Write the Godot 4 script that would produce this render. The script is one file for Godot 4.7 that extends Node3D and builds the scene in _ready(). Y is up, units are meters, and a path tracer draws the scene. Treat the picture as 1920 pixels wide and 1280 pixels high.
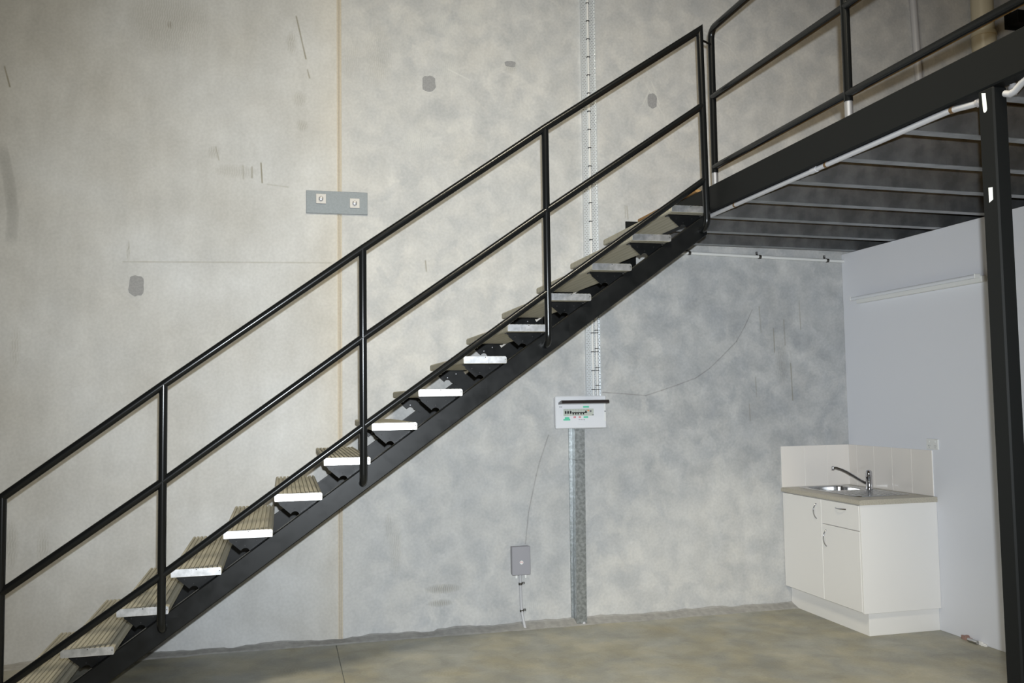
extends Node3D

# World: x runs along the concrete wall to the right, y up, z from the wall (z = 0) towards the viewer. Metres.
const SLOPE := 0.7077            # rise over run of the stairs
const RUN := 0.2597
const RISE := 0.1838
const XB := 2.419                # face of the mezzanine edge beam
const XP := 4.196                # face of the white partition
const CAM := Vector3(-0.1368, 1.599, 6.3705)

var org := Vector3.ZERO          # meshes are stored relative to this point
var M := {}
var used := {}


func _ready() -> void:
	# camera, environment, exposure, lights
	var yaw := 0.2469
	var pitch := 0.0645
	var roll := -0.015
	var fwd := Vector3(sin(yaw) * cos(pitch), sin(pitch), -cos(yaw) * cos(pitch))
	var right0 := Vector3(cos(yaw), 0, sin(yaw))
	var up0 := right0.cross(fwd)
	var rgt := right0 * cos(roll) + up0 * sin(roll)
	var upv := up0 * cos(roll) - right0 * sin(roll)
	var cam := Camera3D.new()
	cam.name = "camera"
	cam.fov = 41.044
	cam.near = 0.05
	cam.far = 60.0
	cam.transform = Transform3D(Basis(rgt, upv, -fwd), CAM)
	add_child(cam)
	cam.current = true

	var env := Environment.new()
	env.background_mode = Environment.BG_SKY
	var sky := Sky.new()
	sky.sky_material = ProceduralSkyMaterial.new()
	env.sky = sky
	env.tonemap_mode = Environment.TONE_MAPPER_LINEAR
	env.tonemap_exposure = 1.0
	env.sdfgi_enabled = true
	env.ssao_enabled = true
	env.ssil_enabled = true
	var we := WorldEnvironment.new()
	we.name = "world_environment"
	we.environment = env
	add_child(we)

	var flash := SpotLight3D.new()          # the pop-up flash above the lens
	flash.name = "camera_flash"
	flash.light_color = Color(0.945, 0.975, 1.0)
	flash.light_energy = 34.5
	flash.light_size = 0.02
	flash.spot_range = 30.0
	flash.spot_attenuation = 2.0
	flash.spot_angle = 41.0
	flash.spot_angle_attenuation = 1.0
	flash.shadow_enabled = true
	var beam := (fwd + rgt * 0.012 - upv * 0.058).normalized()
	var beam_x := beam.cross(upv).normalized()
	flash.transform = Transform3D(Basis(beam_x, beam_x.cross(beam), -beam), CAM + upv * 0.128 + rgt * 0.042)
	add_child(flash)

	materials()
	shell()
	high_bay(Vector3(0.7, 5.7, 4.0), 22.5)
	high_bay(Vector3(1.0, 5.7, 8.2), 3.0)
	staircase()
	mezzanine()
	column()
	guardrail()
	kitchen()
	wall_services()
	upper_pipes()
	partition_fittings()


# ------------------------------------------------------------------ naming

func numbered(n: String) -> String:
	if not used.has(n):
		used[n] = 0
		return n
	used[n] += 1
	return "%s_%03d" % [n, used[n]]


func free_name(parent: Node, n: String) -> String:
	if not parent.has_node(n):
		return n
	var k := 1
	while parent.has_node("%s_%03d" % [n, k]):
		k += 1
	return "%s_%03d" % [n, k]


func tag(o: Node3D, label: String, category: String, group := "") -> Node3D:
	o.set_meta("label", label)
	o.set_meta("category", category)
	if group:
		o.set_meta("group", group)
	return o


func thing(called: String, label: String, category: String, at: Vector3, group := "") -> Node3D:
	var o := Node3D.new()
	o.name = numbered(called)
	o.position = at
	org = at
	add_child(o)
	return tag(o, label, category, group)


func part(called: String, st: SurfaceTool, m: Material, parent: Node3D) -> MeshInstance3D:
	var o := MeshInstance3D.new()
	o.mesh = st.commit()
	o.material_override = m
	o.name = free_name(parent, called)
	parent.add_child(o, true)
	return o


func reuse(called: String, mesh: Mesh, m: Material, parent: Node3D, at: Vector3) -> MeshInstance3D:
	var o := MeshInstance3D.new()
	o.mesh = mesh
	o.material_override = m
	o.position = at
	o.name = free_name(parent, called)
	parent.add_child(o, true)
	return o


func single(called: String, st: SurfaceTool, m: Material, label: String, category: String, group := "") -> MeshInstance3D:
	var o := MeshInstance3D.new()
	o.mesh = st.commit()
	o.material_override = m
	o.name = numbered(called)
	o.position = org
	add_child(o)
	tag(o, label, category, group)
	return o


func structure(called: String, st: SurfaceTool, m: Material) -> MeshInstance3D:
	var o := MeshInstance3D.new()
	o.mesh = st.commit()
	o.material_override = m
	o.name = called
	o.position = org
	o.set_meta("kind", "structure")
	add_child(o)
	return o


# ------------------------------------------------------------------ meshing

func mb() -> SurfaceTool:
	var st := SurfaceTool.new()
	st.begin(Mesh.PRIMITIVE_TRIANGLES)
	return st


func vert(st: SurfaceTool, p: Vector3, n: Vector3, uv: Vector2) -> void:
	st.set_normal(n)
	st.set_uv(uv)
	st.add_vertex(p - org)


func flat_uv(p: Vector3, n: Vector3) -> Vector2:
	var a := n.abs()
	if a.y >= a.x and a.y >= a.z:
		return Vector2(p.x, p.z)
	if a.x >= a.z:
		return Vector2(p.z, -p.y)
	return Vector2(p.x, -p.y)


# a flat convex face, turned so that it looks along out
func face(st: SurfaceTool, pts: Array, out: Vector3) -> void:
	var n := Vector3.ZERO
	for i in pts.size():
		n += (pts[i] as Vector3 - pts[0]).cross(pts[(i + 1) % pts.size()] as Vector3 - pts[0])
	n = n.normalized()
	var q := pts.duplicate()
	if n.dot(out) < 0:
		n = -n
		q.reverse()
	for i in range(1, q.size() - 1):
		for p in [q[0], q[i + 1], q[i]]:
			vert(st, p, n, flat_uv(p, n))


func smooth_tri(st: SurfaceTool, a: Vector3, b: Vector3, c: Vector3, na: Vector3, nb: Vector3, nc: Vector3, ua: Vector2, ub: Vector2, uc: Vector2) -> void:
	var n := (b - a).cross(c - a)
	if n.dot(na + nb + nc) < 0:
		vert(st, a, na, ua); vert(st, b, nb, ub); vert(st, c, nc, uc)
	else:
		vert(st, a, na, ua); vert(st, c, nc, uc); vert(st, b, nb, ub)


# a box with chamfered edges
func cbox(st: SurfaceTool, lo: Vector3, hi: Vector3, b := 0.0) -> void:
	var mid := (lo + hi) / 2
	var half := (hi - lo) / 2
	b = minf(b, minf(half.x, minf(half.y, half.z)) * 0.9)
	var at := func(s: Vector3, axis: int) -> Vector3:
		var q := Vector3.ZERO
		for k in 3:
			q[k] = mid[k] + s[k] * (half[k] if k == axis else half[k] - b)
		return q
	for i in 3:
		var j := (i + 1) % 3
		var k := (i + 2) % 3
		for si in [-1, 1]:
			var pts := []
			for q in [[-1, -1], [1, -1], [1, 1], [-1, 1]]:
				var s := Vector3.ZERO
				s[i] = si; s[j] = q[0]; s[k] = q[1]
				pts.append(at.call(s, i))
			var out := Vector3.ZERO
			out[i] = si
			face(st, pts, out)
			if b > 0:
				for sj in [-1, 1]:
					var s1 := Vector3.ZERO
					s1[i] = si; s1[j] = sj; s1[k] = -1
					var s2 := s1
					s2[k] = 1
					face(st, [at.call(s1, i), at.call(s1, j), at.call(s2, j), at.call(s2, i)], Vector3(s1.x if k != 0 else 0.0, s1.y if k != 1 else 0.0, s1.z if k != 2 else 0.0))
	if b > 0:
		for c in 8:
			var s := Vector3(1 if c & 1 else -1, 1 if c & 2 else -1, 1 if c & 4 else -1)
			face(st, [at.call(s, 0), at.call(s, 1), at.call(s, 2)], s)


func box(lo: Vector3, hi: Vector3, b := 0.0) -> SurfaceTool:
	var st := mb()
	cbox(st, lo, hi, b)
	return st


# extrudes a polygon: frame maps (u, v, t) to a point
func prism(st: SurfaceTool, poly: Array, frame: Transform3D, t0: float, t1: float) -> void:
	var pk := PackedVector2Array(poly)
	if Geometry2D.is_polygon_clockwise(pk):
		pk.reverse()
	var n := pk.size()
	for i in n:
		var a := pk[i]
		var b := pk[(i + 1) % n]
		var o := Vector2(b.y - a.y, a.x - b.x)
		face(st, [frame * Vector3(a.x, a.y, t0), frame * Vector3(b.x, b.y, t0), frame * Vector3(b.x, b.y, t1), frame * Vector3(a.x, a.y, t1)], frame.basis * Vector3(o.x, o.y, 0))
	var idx := Geometry2D.triangulate_polygon(pk)
	var down: float = -1.0 if t1 > t0 else 1.0
	for i in range(0, idx.size(), 3):
		for e in [[t0, down], [t1, -down]]:
			face(st, [frame * Vector3(pk[idx[i]].x, pk[idx[i]].y, e[0]), frame * Vector3(pk[idx[i + 1]].x, pk[idx[i + 1]].y, e[0]), frame * Vector3(pk[idx[i + 2]].x, pk[idx[i + 2]].y, e[0])], frame.basis * Vector3(0, 0, e[1]))


# a round bar through points, mitred where it turns sharply
func tube(st: SurfaceTool, pts: Array, r: float, sides := 16, caps := true) -> void:
	var n := pts.size()
	var d: Vector3 = (pts[1] as Vector3 - pts[0]).normalized()
	var u := d.cross(Vector3.RIGHT if absf(d.x) < 0.8 else Vector3.UP).normalized()
	var rings := []
	var nin := []
	var nout := []
	for i in n:
		var dn := d
		if i > 0 and i < n - 1:
			dn = (pts[i + 1] as Vector3 - pts[i]).normalized()
		var m := (d + dn).normalized()
		var u2 := u
		if d.dot(dn) < 0.999999:
			u2 = Quaternion(d, dn) * u
		var v := d.cross(u)
		var v2 := dn.cross(u2)
		var ring := []
		var a := []
		var b := []
		for k in sides:
			var t := TAU * k / sides
			var o := u * cos(t) + v * sin(t)
			var o2 := u2 * cos(t) + v2 * sin(t)
			ring.append(pts[i] + (o - d * (o.dot(m) / d.dot(m))) * r)
			if d.dot(dn) > 0.85:
				o = (o + o2).normalized()
				o2 = o
			a.append(o)
			b.append(o2)
		rings.append(ring)
		nin.append(a)
		nout.append(b)
		d = dn
		u = u2
	var run := 0.0
	for i in n - 1:
		var l: float = (pts[i + 1] as Vector3).distance_to(pts[i])
		for k in sides:
			var k2 := (k + 1) % sides
			var c0 := float(k) / sides
			var c1 := float(k + 1) / sides
			smooth_tri(st, rings[i][k], rings[i + 1][k], rings[i + 1][k2], nout[i][k], nin[i + 1][k], nin[i + 1][k2], Vector2(c0, run), Vector2(c0, run + l), Vector2(c1, run + l))
			smooth_tri(st, rings[i][k], rings[i + 1][k2], rings[i][k2], nout[i][k], nin[i + 1][k2], nout[i][k2], Vector2(c0, run), Vector2(c1, run + l), Vector2(c1, run))
		run += l
	if caps:
		face(st, rings[0], (pts[0] as Vector3 - pts[1]))
		face(st, rings[n - 1], (pts[n - 1] as Vector3 - pts[n - 2]))


# turns a profile of (radius, height) round the frame's y axis
func lathe(st: SurfaceTool, prof: Array, frame: Transform3D, sides := 24) -> void:
	var n := prof.size()
	var seg := []
	for i in n - 1:
		var e: Vector2 = prof[i + 1] - prof[i]
		seg.append(Vector2(e.y, -e.x).normalized())
	for i in n - 1:
		var n0: Vector2 = seg[i]
		var n1: Vector2 = seg[i]
		if i > 0 and seg[i - 1].dot(seg[i]) > 0.7:
			n0 = (seg[i - 1] + seg[i]).normalized()
		if i < n - 2 and seg[i + 1].dot(seg[i]) > 0.7:
			n1 = (seg[i + 1] + seg[i]).normalized()
		for k in sides:
			var q := []
			for t in [TAU * k / sides, TAU * (k + 1) / sides]:
				for e in [[prof[i], n0], [prof[i + 1], n1]]:
					q.append([frame * Vector3(e[0].x * cos(t), e[0].y, e[0].x * sin(t)), (frame.basis * Vector3(e[1].x * cos(t), e[1].y, e[1].x * sin(t))).normalized()])
			smooth_tri(st, q[0][0], q[1][0], q[3][0], q[0][1], q[1][1], q[3][1], Vector2(0, 0), Vector2(0, 1), Vector2(1, 1))
			smooth_tri(st, q[0][0], q[3][0], q[2][0], q[0][1], q[3][1], q[2][1], Vector2(0, 0), Vector2(1, 1), Vector2(1, 0))


func along(dir: Vector3, at: Vector3) -> Transform3D:      # a frame whose y axis points along dir
	var y := dir.normalized()
	var x := y.cross(Vector3.FORWARD if absf(y.z) < 0.8 else Vector3.RIGHT).normalized()
	return Transform3D(Basis(x, y, x.cross(y)), at)


func bolt(st: SurfaceTool, at: Vector3, dir: Vector3, r: float, h: float, sides := 6) -> void:
	lathe(st, [Vector2(r, 0), Vector2(r, h * 0.8), Vector2(r * 0.85, h), Vector2(0, h)], along(dir, at), sides)


# a profile (v up, z) swept up the slope: y = SLOPE x + c + v, from the floor or x0 to x1
func sloped(st: SurfaceTool, prof: Array, c: float, x1: float) -> void:
	var n := prof.size()
	var area := 0.0
	for i in n:
		area += (prof[i] as Vector2).cross(prof[(i + 1) % n])
	var lo := []
	var hi := []
	for q in prof:
		var x0: float = -(c + q.x) / SLOPE
		lo.append(Vector3(x0, 0, q.y))
		hi.append(Vector3(x1, SLOPE * x1 + c + q.x, q.y))
	for i in n:
		var j := (i + 1) % n
		var e: Vector2 = prof[j] - prof[i]
		var o := Vector2(e.y, -e.x) * signf(area)
		face(st, [lo[i], lo[j], hi[j], hi[i]], Vector3(-o.x * SLOPE, o.x, o.y))
	var idx := Geometry2D.triangulate_polygon(PackedVector2Array(prof))
	for i in range(0, idx.size(), 3):
		face(st, [hi[idx[i]], hi[idx[i + 1]], hi[idx[i + 2]]], Vector3.RIGHT)


func arc_bend(a: Vector3, corner: Vector3, b: Vector3, r: float, n := 6) -> Array:   # points of a round bend at corner
	var da := (a - corner).normalized()
	var db := (b - corner).normalized()
	var out := []
	for i in n + 1:
		var t := float(i) / n
		var p := corner + da * r
		var q := corner + db * r
		out.append(p * (1 - t) * (1 - t) + corner * 2 * t * (1 - t) * 0.85 + (p + q) / 2 * 2 * t * (1 - t) * 0.15 + q * t * t)
	return out


# ------------------------------------------------------------------ materials

func std(c: Color, rough: float, metal := 0.0, spec := 0.5) -> StandardMaterial3D:
	var m := StandardMaterial3D.new()
	m.albedo_color = c
	m.roughness = rough
	m.metallic = metal
	m.metallic_specular = spec
	return m


func noise_data(s: int, freq: float, octaves: int, w: int, h: int, warp := 0.0) -> PackedByteArray:
	var f := FastNoiseLite.new()
	f.seed = s
	f.noise_type = FastNoiseLite.TYPE_SIMPLEX_SMOOTH
	f.frequency = freq
	f.fractal_octaves = octaves
	if warp > 0:
		f.domain_warp_enabled = true
		f.domain_warp_amplitude = warp
		f.domain_warp_frequency = freq * 0.8
		f.domain_warp_fractal_octaves = 3
	return f.get_image(w, h).get_data()


func gray_image(d: PackedByteArray, w: int, h: int) -> Image:
	return Image.create_from_data(w, h, false, Image.FORMAT_L8, d)


func stretched(s: int, freq: float, octaves: int, w: int, h: int, w2: int, h2: int) -> PackedByteArray:
	var im := gray_image(noise_data(s, freq, octaves, w, h), w, h)
	im.resize(w2, h2, Image.INTERPOLATE_CUBIC)
	return im.get_data()


func ramp_texture(d: PackedByteArray, w: int, h: int, lo: Color, hi: Color, contrast := 1.0) -> ImageTexture:
	var out := PackedByteArray()
	out.resize(w * h * 3)
	for i in w * h:
		var t := clampf((d[i] / 255.0 - 0.5) * contrast + 0.5, 0, 1)
		var c := lo.lerp(hi, t)
		out[i * 3] = int(c.r * 255); out[i * 3 + 1] = int(c.g * 255); out[i * 3 + 2] = int(c.b * 255)
	return ImageTexture.create_from_image(Image.create_from_data(w, h, false, Image.FORMAT_RGB8, out))


func tri_map(m: StandardMaterial3D, scale: float) -> StandardMaterial3D:
	m.uv1_triplanar = true
	m.uv1_world_triplanar = true
	m.uv1_scale = Vector3.ONE * scale
	return m


# a soft mark on an image: ellipse at (x, y) in pixels
func mark(im: Image, x: float, y: float, rx: float, ry: float, c: Color, strength: float, streak := false) -> void:
	for j in range(maxi(0, int(y - ry)), mini(im.get_height(), int(y + ry) + 1)):
		for i in range(maxi(0, int(x - rx)), mini(im.get_width(), int(x + rx) + 1)):
			var e := Vector2((i - x) / rx, (j - y) / ry).length()
			if e < 1:
				var k := strength * (1 - e * e) * (0.6 + 0.4 * sin(i * 1.7 + sin(j * 0.35) * 1.5 + j * 0.21))
				if streak:
					k *= 0.35 + 0.65 * absf(sin(i * 0.9 + sin(j * 0.05)))
				im.set_pixel(i, j, im.get_pixel(i, j).lerp(c, clampf(k, 0, 1)))


func stroke(im: Image, a: Vector2, b: Vector2, w: float, c: Color, strength: float) -> void:
	var n := int(a.distance_to(b)) + 1
	for i in n + 1:
		var p := a.lerp(b, float(i) / n)
		var s := strength * (0.85 + 0.15 * sin(i * 0.11 + a.x))
		for j in range(int(p.y - w), int(p.y + w) + 1):
			for k in range(int(p.x - w), int(p.x + w) + 1):
				if k >= 0 and j >= 0 and k < im.get_width() and j < im.get_height():
					var f := clampf(1.0 - Vector2(k - p.x, j - p.y).length() / (w + 0.01), 0, 1)
					im.set_pixel(k, j, im.get_pixel(k, j).lerp(c, s * f))


const WALL_X0 := -2.5
const WALL_Y1 := 5.3125
const WALL_PX := 240.94          # texels per metre of the concrete

func wall_px(x: float, y: float) -> Vector2:
	return Vector2((x - WALL_X0) * WALL_PX, (WALL_Y1 - y) * WALL_PX)


func concrete_wall_image() -> Image:
	var w := 2048
	var h := 1280
	var a := noise_data(11, 0.0042, 4, w, h, 30.0)       # broad cloud
	var b := noise_data(23, 0.011, 5, w, h, 70.0)        # trowel swirls
	var b2 := noise_data(29, 0.021, 5, w, h, 45.0)
	var c := noise_data(31, 0.16, 3, w, h)               # speckle
	var d := stretched(37, 0.03, 4, w, h / 6, w, h)      # runs down the wall
	var rf := FastNoiseLite.new()                        # wisps left by the trowel
	rf.seed = 41
	rf.frequency = 0.009
	rf.fractal_type = FastNoiseLite.FRACTAL_RIDGED
	rf.fractal_octaves = 4
	rf.domain_warp_enabled = true
	rf.domain_warp_amplitude = 60.0
	rf.domain_warp_frequency = 0.012
	var wisp := rf.get_image(w, h).get_data()
	var out := PackedByteArray()
	out.resize(w * h * 3)
	var joint := (0.245 - WALL_X0) * WALL_PX
	for y in h:
		for x in w:
			var i := y * w + x
			var fa := a[i] / 255.0 - 0.5
			var fb := b[i] / 255.0 - 0.5
			var fb2 := b2[i] / 255.0 - 0.5
			var fc := c[i] / 255.0 - 0.5
			var fd := d[i] / 255.0 - 0.5
			var near := exp(-absf(x - joint) / 38.0)
			var v: float
			var cool: float
			if x < joint:
				v = 0.742 + fa * 0.07 + fc * 0.05 + fd * 0.03 + fb * 0.04 + fb2 * 0.02 + near * 0.02
				cool = 0.25 - near * 1.3 + fa * 0.8
			else:
				var t := fb * 0.8 + fa * 0.45 + fb2 * 1.3
				t = clampf(t * (1.7 + 1.5 * fa), -1, 1) * (1.0 - near * 0.9) + near * 0.75
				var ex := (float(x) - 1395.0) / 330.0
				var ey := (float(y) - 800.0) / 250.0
				var mezz_shade := exp(-(ex * ex * ex * ex + ey * ey * ey * ey))  # shade under the mezzanine painted into the concrete: darker, cooler, with stronger mottling
				v = 0.727 + t * (0.027 + mezz_shade * 0.012) + fc * 0.05 + fb2 * 0.03 + fd * 0.02 + (wisp[i] / 255.0 - 0.45) * (0.045 + mezz_shade * 0.03) * (1.0 - near) - mezz_shade * 0.042
				cool = 0.25 - t * 0.35 + mezz_shade * 0.25
			out[i * 3] = clampi(int((v - cool * 0.013 + 0.004) * 255), 0, 255)
			out[i * 3 + 1] = clampi(int(v * 255), 0, 255)
			out[i * 3 + 2] = clampi(int((v + cool * 0.022 - 0.012) * 255), 0, 255)
	var im := Image.create_from_data(w, h, false, Image.FORMAT_RGB8, out)
	var dark := Color(0.52, 0.50, 0.44)
	for s in [[-0.05, 4.296, 0.016, 3.997, 0.8], [0.026, 3.921, 0.041, 3.862, 0.6], [-0.58, 3.341, -0.558, 3.251, 0.35], [-0.402, 3.222, -0.399, 3.13, 0.3], [-0.343, 3.217, -0.343, 3.14, 0.6], [-0.284, 3.246, -0.276, 3.109, 0.95], [-1.881, 3.798, -1.847, 3.667, 0.8], [2.375, 3.052, 2.382, 2.95, 0.35], [2.36, 3.052, 2.362, 2.96, 0.25], [0.842, 2.599, 0.849, 2.523, 0.5], [3.569, 2.13, 3.571, 1.943, 0.5], [3.707, 1.86, 3.715, 1.569, 0.55], [3.66, 2.2, 3.665, 2.0, 0.35], [3.45, 2.3, 3.46, 2.1, 0.3], [3.40, 1.75, 3.405, 1.6, 0.3], [3.34, 1.55, 3.345, 1.42, 0.3], [3.80, 2.35, 3.806, 2.12, 0.3], [-0.244, 3.1, -0.103, 3.087, 0.2]]:
		stroke(im, wall_px(s[0], s[1]), wall_px(s[2], s[3]), 1.6, dark, s[4])
	for s in [[-1.889, 3.27, -1.842, 3.064], [-1.842, 3.064, -1.813, 2.841], [-1.813, 2.841, -1.822, 2.668]]:
		stroke(im, wall_px(s[0], s[1]), wall_px(s[2], s[3]), 9.0, Color(0.54, 0.53, 0.46), 0.009)
	for s in [[-0.082, 4.103, 0.038, 0.092, 0.4], [-0.031, 3.709, 0.053, 0.061, 0.35], [-0.01, 3.522, 0.046, 0.046, 0.3], [-0.593, 3.304, 0.045, 0.05, 0.35], [-0.45, 3.18, 0.16, 0.05, 0.2], [0.945, 0.301, 0.137, 0.036, 0.5], [0.925, 0.204, 0.1, 0.026, 0.5], [3.628, 1.86, 0.06, 0.2, 0.3], [-1.785, 1.986, 0.035, 0.16, 0.25], [-1.786, 0.748, 0.045, 0.17, 0.3], [-1.603, 0.706, 0.045, 0.16, 0.3], [-0.879, 4.162, 0.02, 0.03, 0.8], [1.488, 4.05, 0.06, 0.05, 0.25], [0.335, 4.022, 0.08, 0.2, 0.14], [0.52, 4.05, 0.12, 0.25, 0.2], [-1.123, 2.617, 0.013, 0.076, 0.5], [0.62, 0.6, 0.05, 0.22, 0.22], [0.57, 0.75, 0.03, 0.1, 0.25]]:
		var p := wall_px(s[0], s[1])
		mark(im, p.x, p.y, s[2] * WALL_PX, s[3] * WALL_PX, Color(0.47, 0.45, 0.40), s[4], s[3] > s[2])
	var haze := wall_px(-0.872, 4.184)
	mark(im, haze.x, haze.y, 70, 60, Color(0.58, 0.57, 0.54), 0.45)
	for s in [[0.98, 4.33, 0.10, 0.07], [1.03, 4.0, 0.09, 0.11], [1.2, 4.42, 0.12, 0.08], [0.8, 3.45, 0.12, 0.12], [1.6, 0.14, 0.12, 0.05]]:      # pale trowelled patches
		var p := wall_px(s[0], s[1])
		mark(im, p.x, p.y, s[2] * WALL_PX, s[3] * WALL_PX, Color(0.80, 0.80, 0.78), 0.55)
	var crack := Color(0.33, 0.31, 0.30)
	for line in [[[2.15, 1.65], [2.30, 1.64], [2.489, 1.622], [2.62, 1.66], [2.75, 1.70], [2.9, 1.75], [3.016, 1.822], [3.13, 1.92], [3.246, 2.026], [3.32, 2.14], [3.391, 2.275]], [[1.729, 1.347], [1.66, 1.16], [1.632, 1.062], [1.57, 0.8], [1.544, 0.58]]]:
		for i in line.size() - 1:
			stroke(im, wall_px(line[i][0], line[i][1]), wall_px(line[i + 1][0], line[i + 1][1]), 1.3, crack, 0.30)
	stroke(im, wall_px(-1.155, 2.546), wall_px(0.184, 2.569), 1.6, Color(0.5, 0.48, 0.42), 0.22)
	for s in [[1.02, 4.0, 1.18, 3.93], [2.55, 4.0, 2.70, 3.75], [2.60, 4.02, 2.66, 3.85], [3.05, 4.45, 3.25, 4.36], [3.25, 4.36, 3.32, 4.28], [2.52, 3.83, 2.58, 3.95]]:     # pale scratches
		stroke(im, wall_px(s[0], s[1]), wall_px(s[2], s[3]), 1.5, Color(0.86, 0.86, 0.84), 0.4)
	return im


func floor_image() -> Image:
	var w := 1536
	var h := 1024
	var a := noise_data(51, 0.006, 4, w, h, 60.0)
	var b := noise_data(53, 0.022, 5, w, h, 50.0)
	var c := noise_data(57, 0.3, 2, w, h)
	var e := noise_data(59, 0.013, 4, w, h, 40.0)
	var out := PackedByteArray()
	out.resize(w * h * 3)
	for i in w * h:
		var fa := a[i] / 255.0 - 0.5
		var fb := b[i] / 255.0 - 0.5
		var fc := c[i] / 255.0 - 0.5
		var fe := e[i] / 255.0 - 0.5
		var v := 0.595 + fa * 0.09 + fb * 0.09 + fc * 0.04 + fe * 0.07
		var warm := clampf(fe * 1.6 - fa * 0.5, -0.4, 0.8)
		out[i * 3] = clampi(int((v + 0.008 + warm * 0.02) * 255), 0, 255)
		out[i * 3 + 1] = clampi(int(v * 255), 0, 255)
		out[i * 3 + 2] = clampi(int((v - 0.048 - warm * 0.045) * 255), 0, 255)
	var im := Image.create_from_data(w, h, false, Image.FORMAT_RGB8, out)
	var rng := RandomNumberGenerator.new()
	rng.seed = 5
	for k in 26:
		mark(im, rng.randf_range(0, w), rng.randf_range(10, h - 10), rng.randf_range(12, 46), rng.randf_range(8, 30), Color(0.49, 0.455, 0.37), rng.randf_range(0.12, 0.32))
	for k in 16:
		mark(im, rng.randf_range(0, w), rng.randf_range(10, h - 10), rng.randf_range(20, 60), rng.randf_range(14, 40), Color(0.66, 0.65, 0.59), rng.randf_range(0.15, 0.35))
	return im


func materials() -> void:
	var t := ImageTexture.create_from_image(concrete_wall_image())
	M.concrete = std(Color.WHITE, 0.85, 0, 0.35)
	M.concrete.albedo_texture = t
	M.floor = std(Color.WHITE, 0.5, 0, 0.4)
	M.floor.albedo_texture = ImageTexture.create_from_image(floor_image())
	var fine := noise_data(71, 0.05, 4, 256, 256)
	M.mortar = tri_map(std(Color.WHITE, 0.95, 0, 0.2), 4.0)
	M.mortar.albedo_texture = ramp_texture(fine, 256, 256, Color(0.56, 0.56, 0.565), Color(0.61, 0.61, 0.61), 1.2)
	M.grout = tri_map(std(Color.WHITE, 0.95, 0, 0.2), 1.2)
	M.grout.albedo_texture = ramp_texture(fine, 256, 256, Color(0.56, 0.555, 0.545), Color(0.66, 0.655, 0.64), 1.1)
	M.sealant = tri_map(std(Color.WHITE, 0.7), 3.0)
	M.sealant.albedo_texture = ramp_texture(fine, 256, 256, Color(0.71, 0.67, 0.60), Color(0.76, 0.725, 0.665))
	M.shell = std(Color(0.44, 0.44, 0.43), 0.9)
	M.plaster = std(Color(0.895, 0.90, 0.92), 0.7, 0, 0.3)
	# black satin paint with an uneven sheen
	var sheen := noise_data(81, 0.012, 3, 256, 256, 20.0)
	var black := std(Color(0.06, 0.065, 0.068), 1.0, 0, 0.36)
	black.roughness_texture = ramp_texture(sheen, 256, 256, Color(0.30, 0.30, 0.30), Color(0.44, 0.44, 0.44), 1.1)
	M.black = tri_map(black, 2.0)
	M.black_tube = std(Color(0.07, 0.075, 0.077), 0.24, 0, 0.42)
	M.black_beam = std(Color(0.10, 0.105, 0.105), 0.6, 0, 0.25)
	M.galv = tri_map(std(Color.WHITE, 0.42, 0.9), 3.0)
	M.galv.albedo_texture = ramp_texture(noise_data(91, 0.045, 3, 256, 256, 20.0), 256, 256, Color(0.60, 0.615, 0.615), Color(0.74, 0.755, 0.76), 1.6)
	M.tray = std(Color(0.86, 0.875, 0.885), 0.42, 0.45)
	M.purlin = tri_map(std(Color.WHITE, 0.36, 0.8), 1.3)
	M.purlin.albedo_texture = ramp_texture(noise_data(93, 0.02, 5, 256, 256, 20.0), 256, 256, Color(0.50, 0.51, 0.52), Color(0.62, 0.63, 0.64), 1.4)
	M.end_plate = tri_map(std(Color.WHITE, 0.34, 0.88), 5.0)
	M.end_plate.albedo_texture = ramp_texture(noise_data(95, 0.03, 3, 128, 128, 15.0), 128, 128, Color(0.76, 0.765, 0.77), Color(0.90, 0.90, 0.91), 1.5)
	M.silver = std(Color(0.66, 0.66, 0.67), 0.45, 0.7)
	M.steel = std(Color(0.72, 0.72, 0.72), 0.22, 1.0)
	M.chrome = std(Color(0.80, 0.80, 0.82), 0.10, 1.0)
	M.plate_grey = tri_map(std(Color.WHITE, 0.5, 0.3), 4.0)
	M.plate_grey.albedo_texture = ramp_texture(fine, 256, 256, Color(0.47, 0.495, 0.51), Color(0.51, 0.535, 0.55))
	M.washer = std(Color(0.77, 0.755, 0.735), 0.6, 0.1)
	# weathered tread timber, grain along z
	var grain := stretched(101, 0.09, 4, 256, 24, 256, 512)
	M.timber = std(Color.WHITE, 0.85, 0, 0.25)
	M.timber.albedo_texture = ramp_texture(grain, 256, 512, Color(0.64, 0.625, 0.565), Color(0.73, 0.71, 0.65), 1.2)
	M.timber.uv1_scale = Vector3(1.6, 0.5, 1)
	M.board = tri_map(std(Color.WHITE, 0.85), 3.0)
	M.board.albedo_texture = ramp_texture(fine, 256, 256, Color(0.62, 0.48, 0.28), Color(0.76, 0.62, 0.40))
	M.nosing = std(Color(0.60, 0.46, 0.28), 0.8)
	M.pvc = std(Color(0.72, 0.72, 0.73), 0.4)
	M.pvc_white = std(Color(0.86, 0.86, 0.85), 0.4)
	M.pvc_grey = std(Color(0.62, 0.61, 0.61), 0.4)
	M.cream = std(Color(0.78, 0.75, 0.66), 0.35)
	M.clip = std(Color(0.35, 0.34, 0.32), 0.4, 0.8)
	M.rust = std(Color(0.42, 0.33, 0.22), 0.6)
	M.tie = std(Color(0.05, 0.05, 0.05), 0.5)
	M.laminate = std(Color(0.945, 0.935, 0.92), 0.35, 0, 0.5)
	M.edge_gap = std(Color(0.45, 0.44, 0.42), 0.8)
	M.tile = std(Color(0.925, 0.90, 0.87), 0.12, 0, 0.5)
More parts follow.
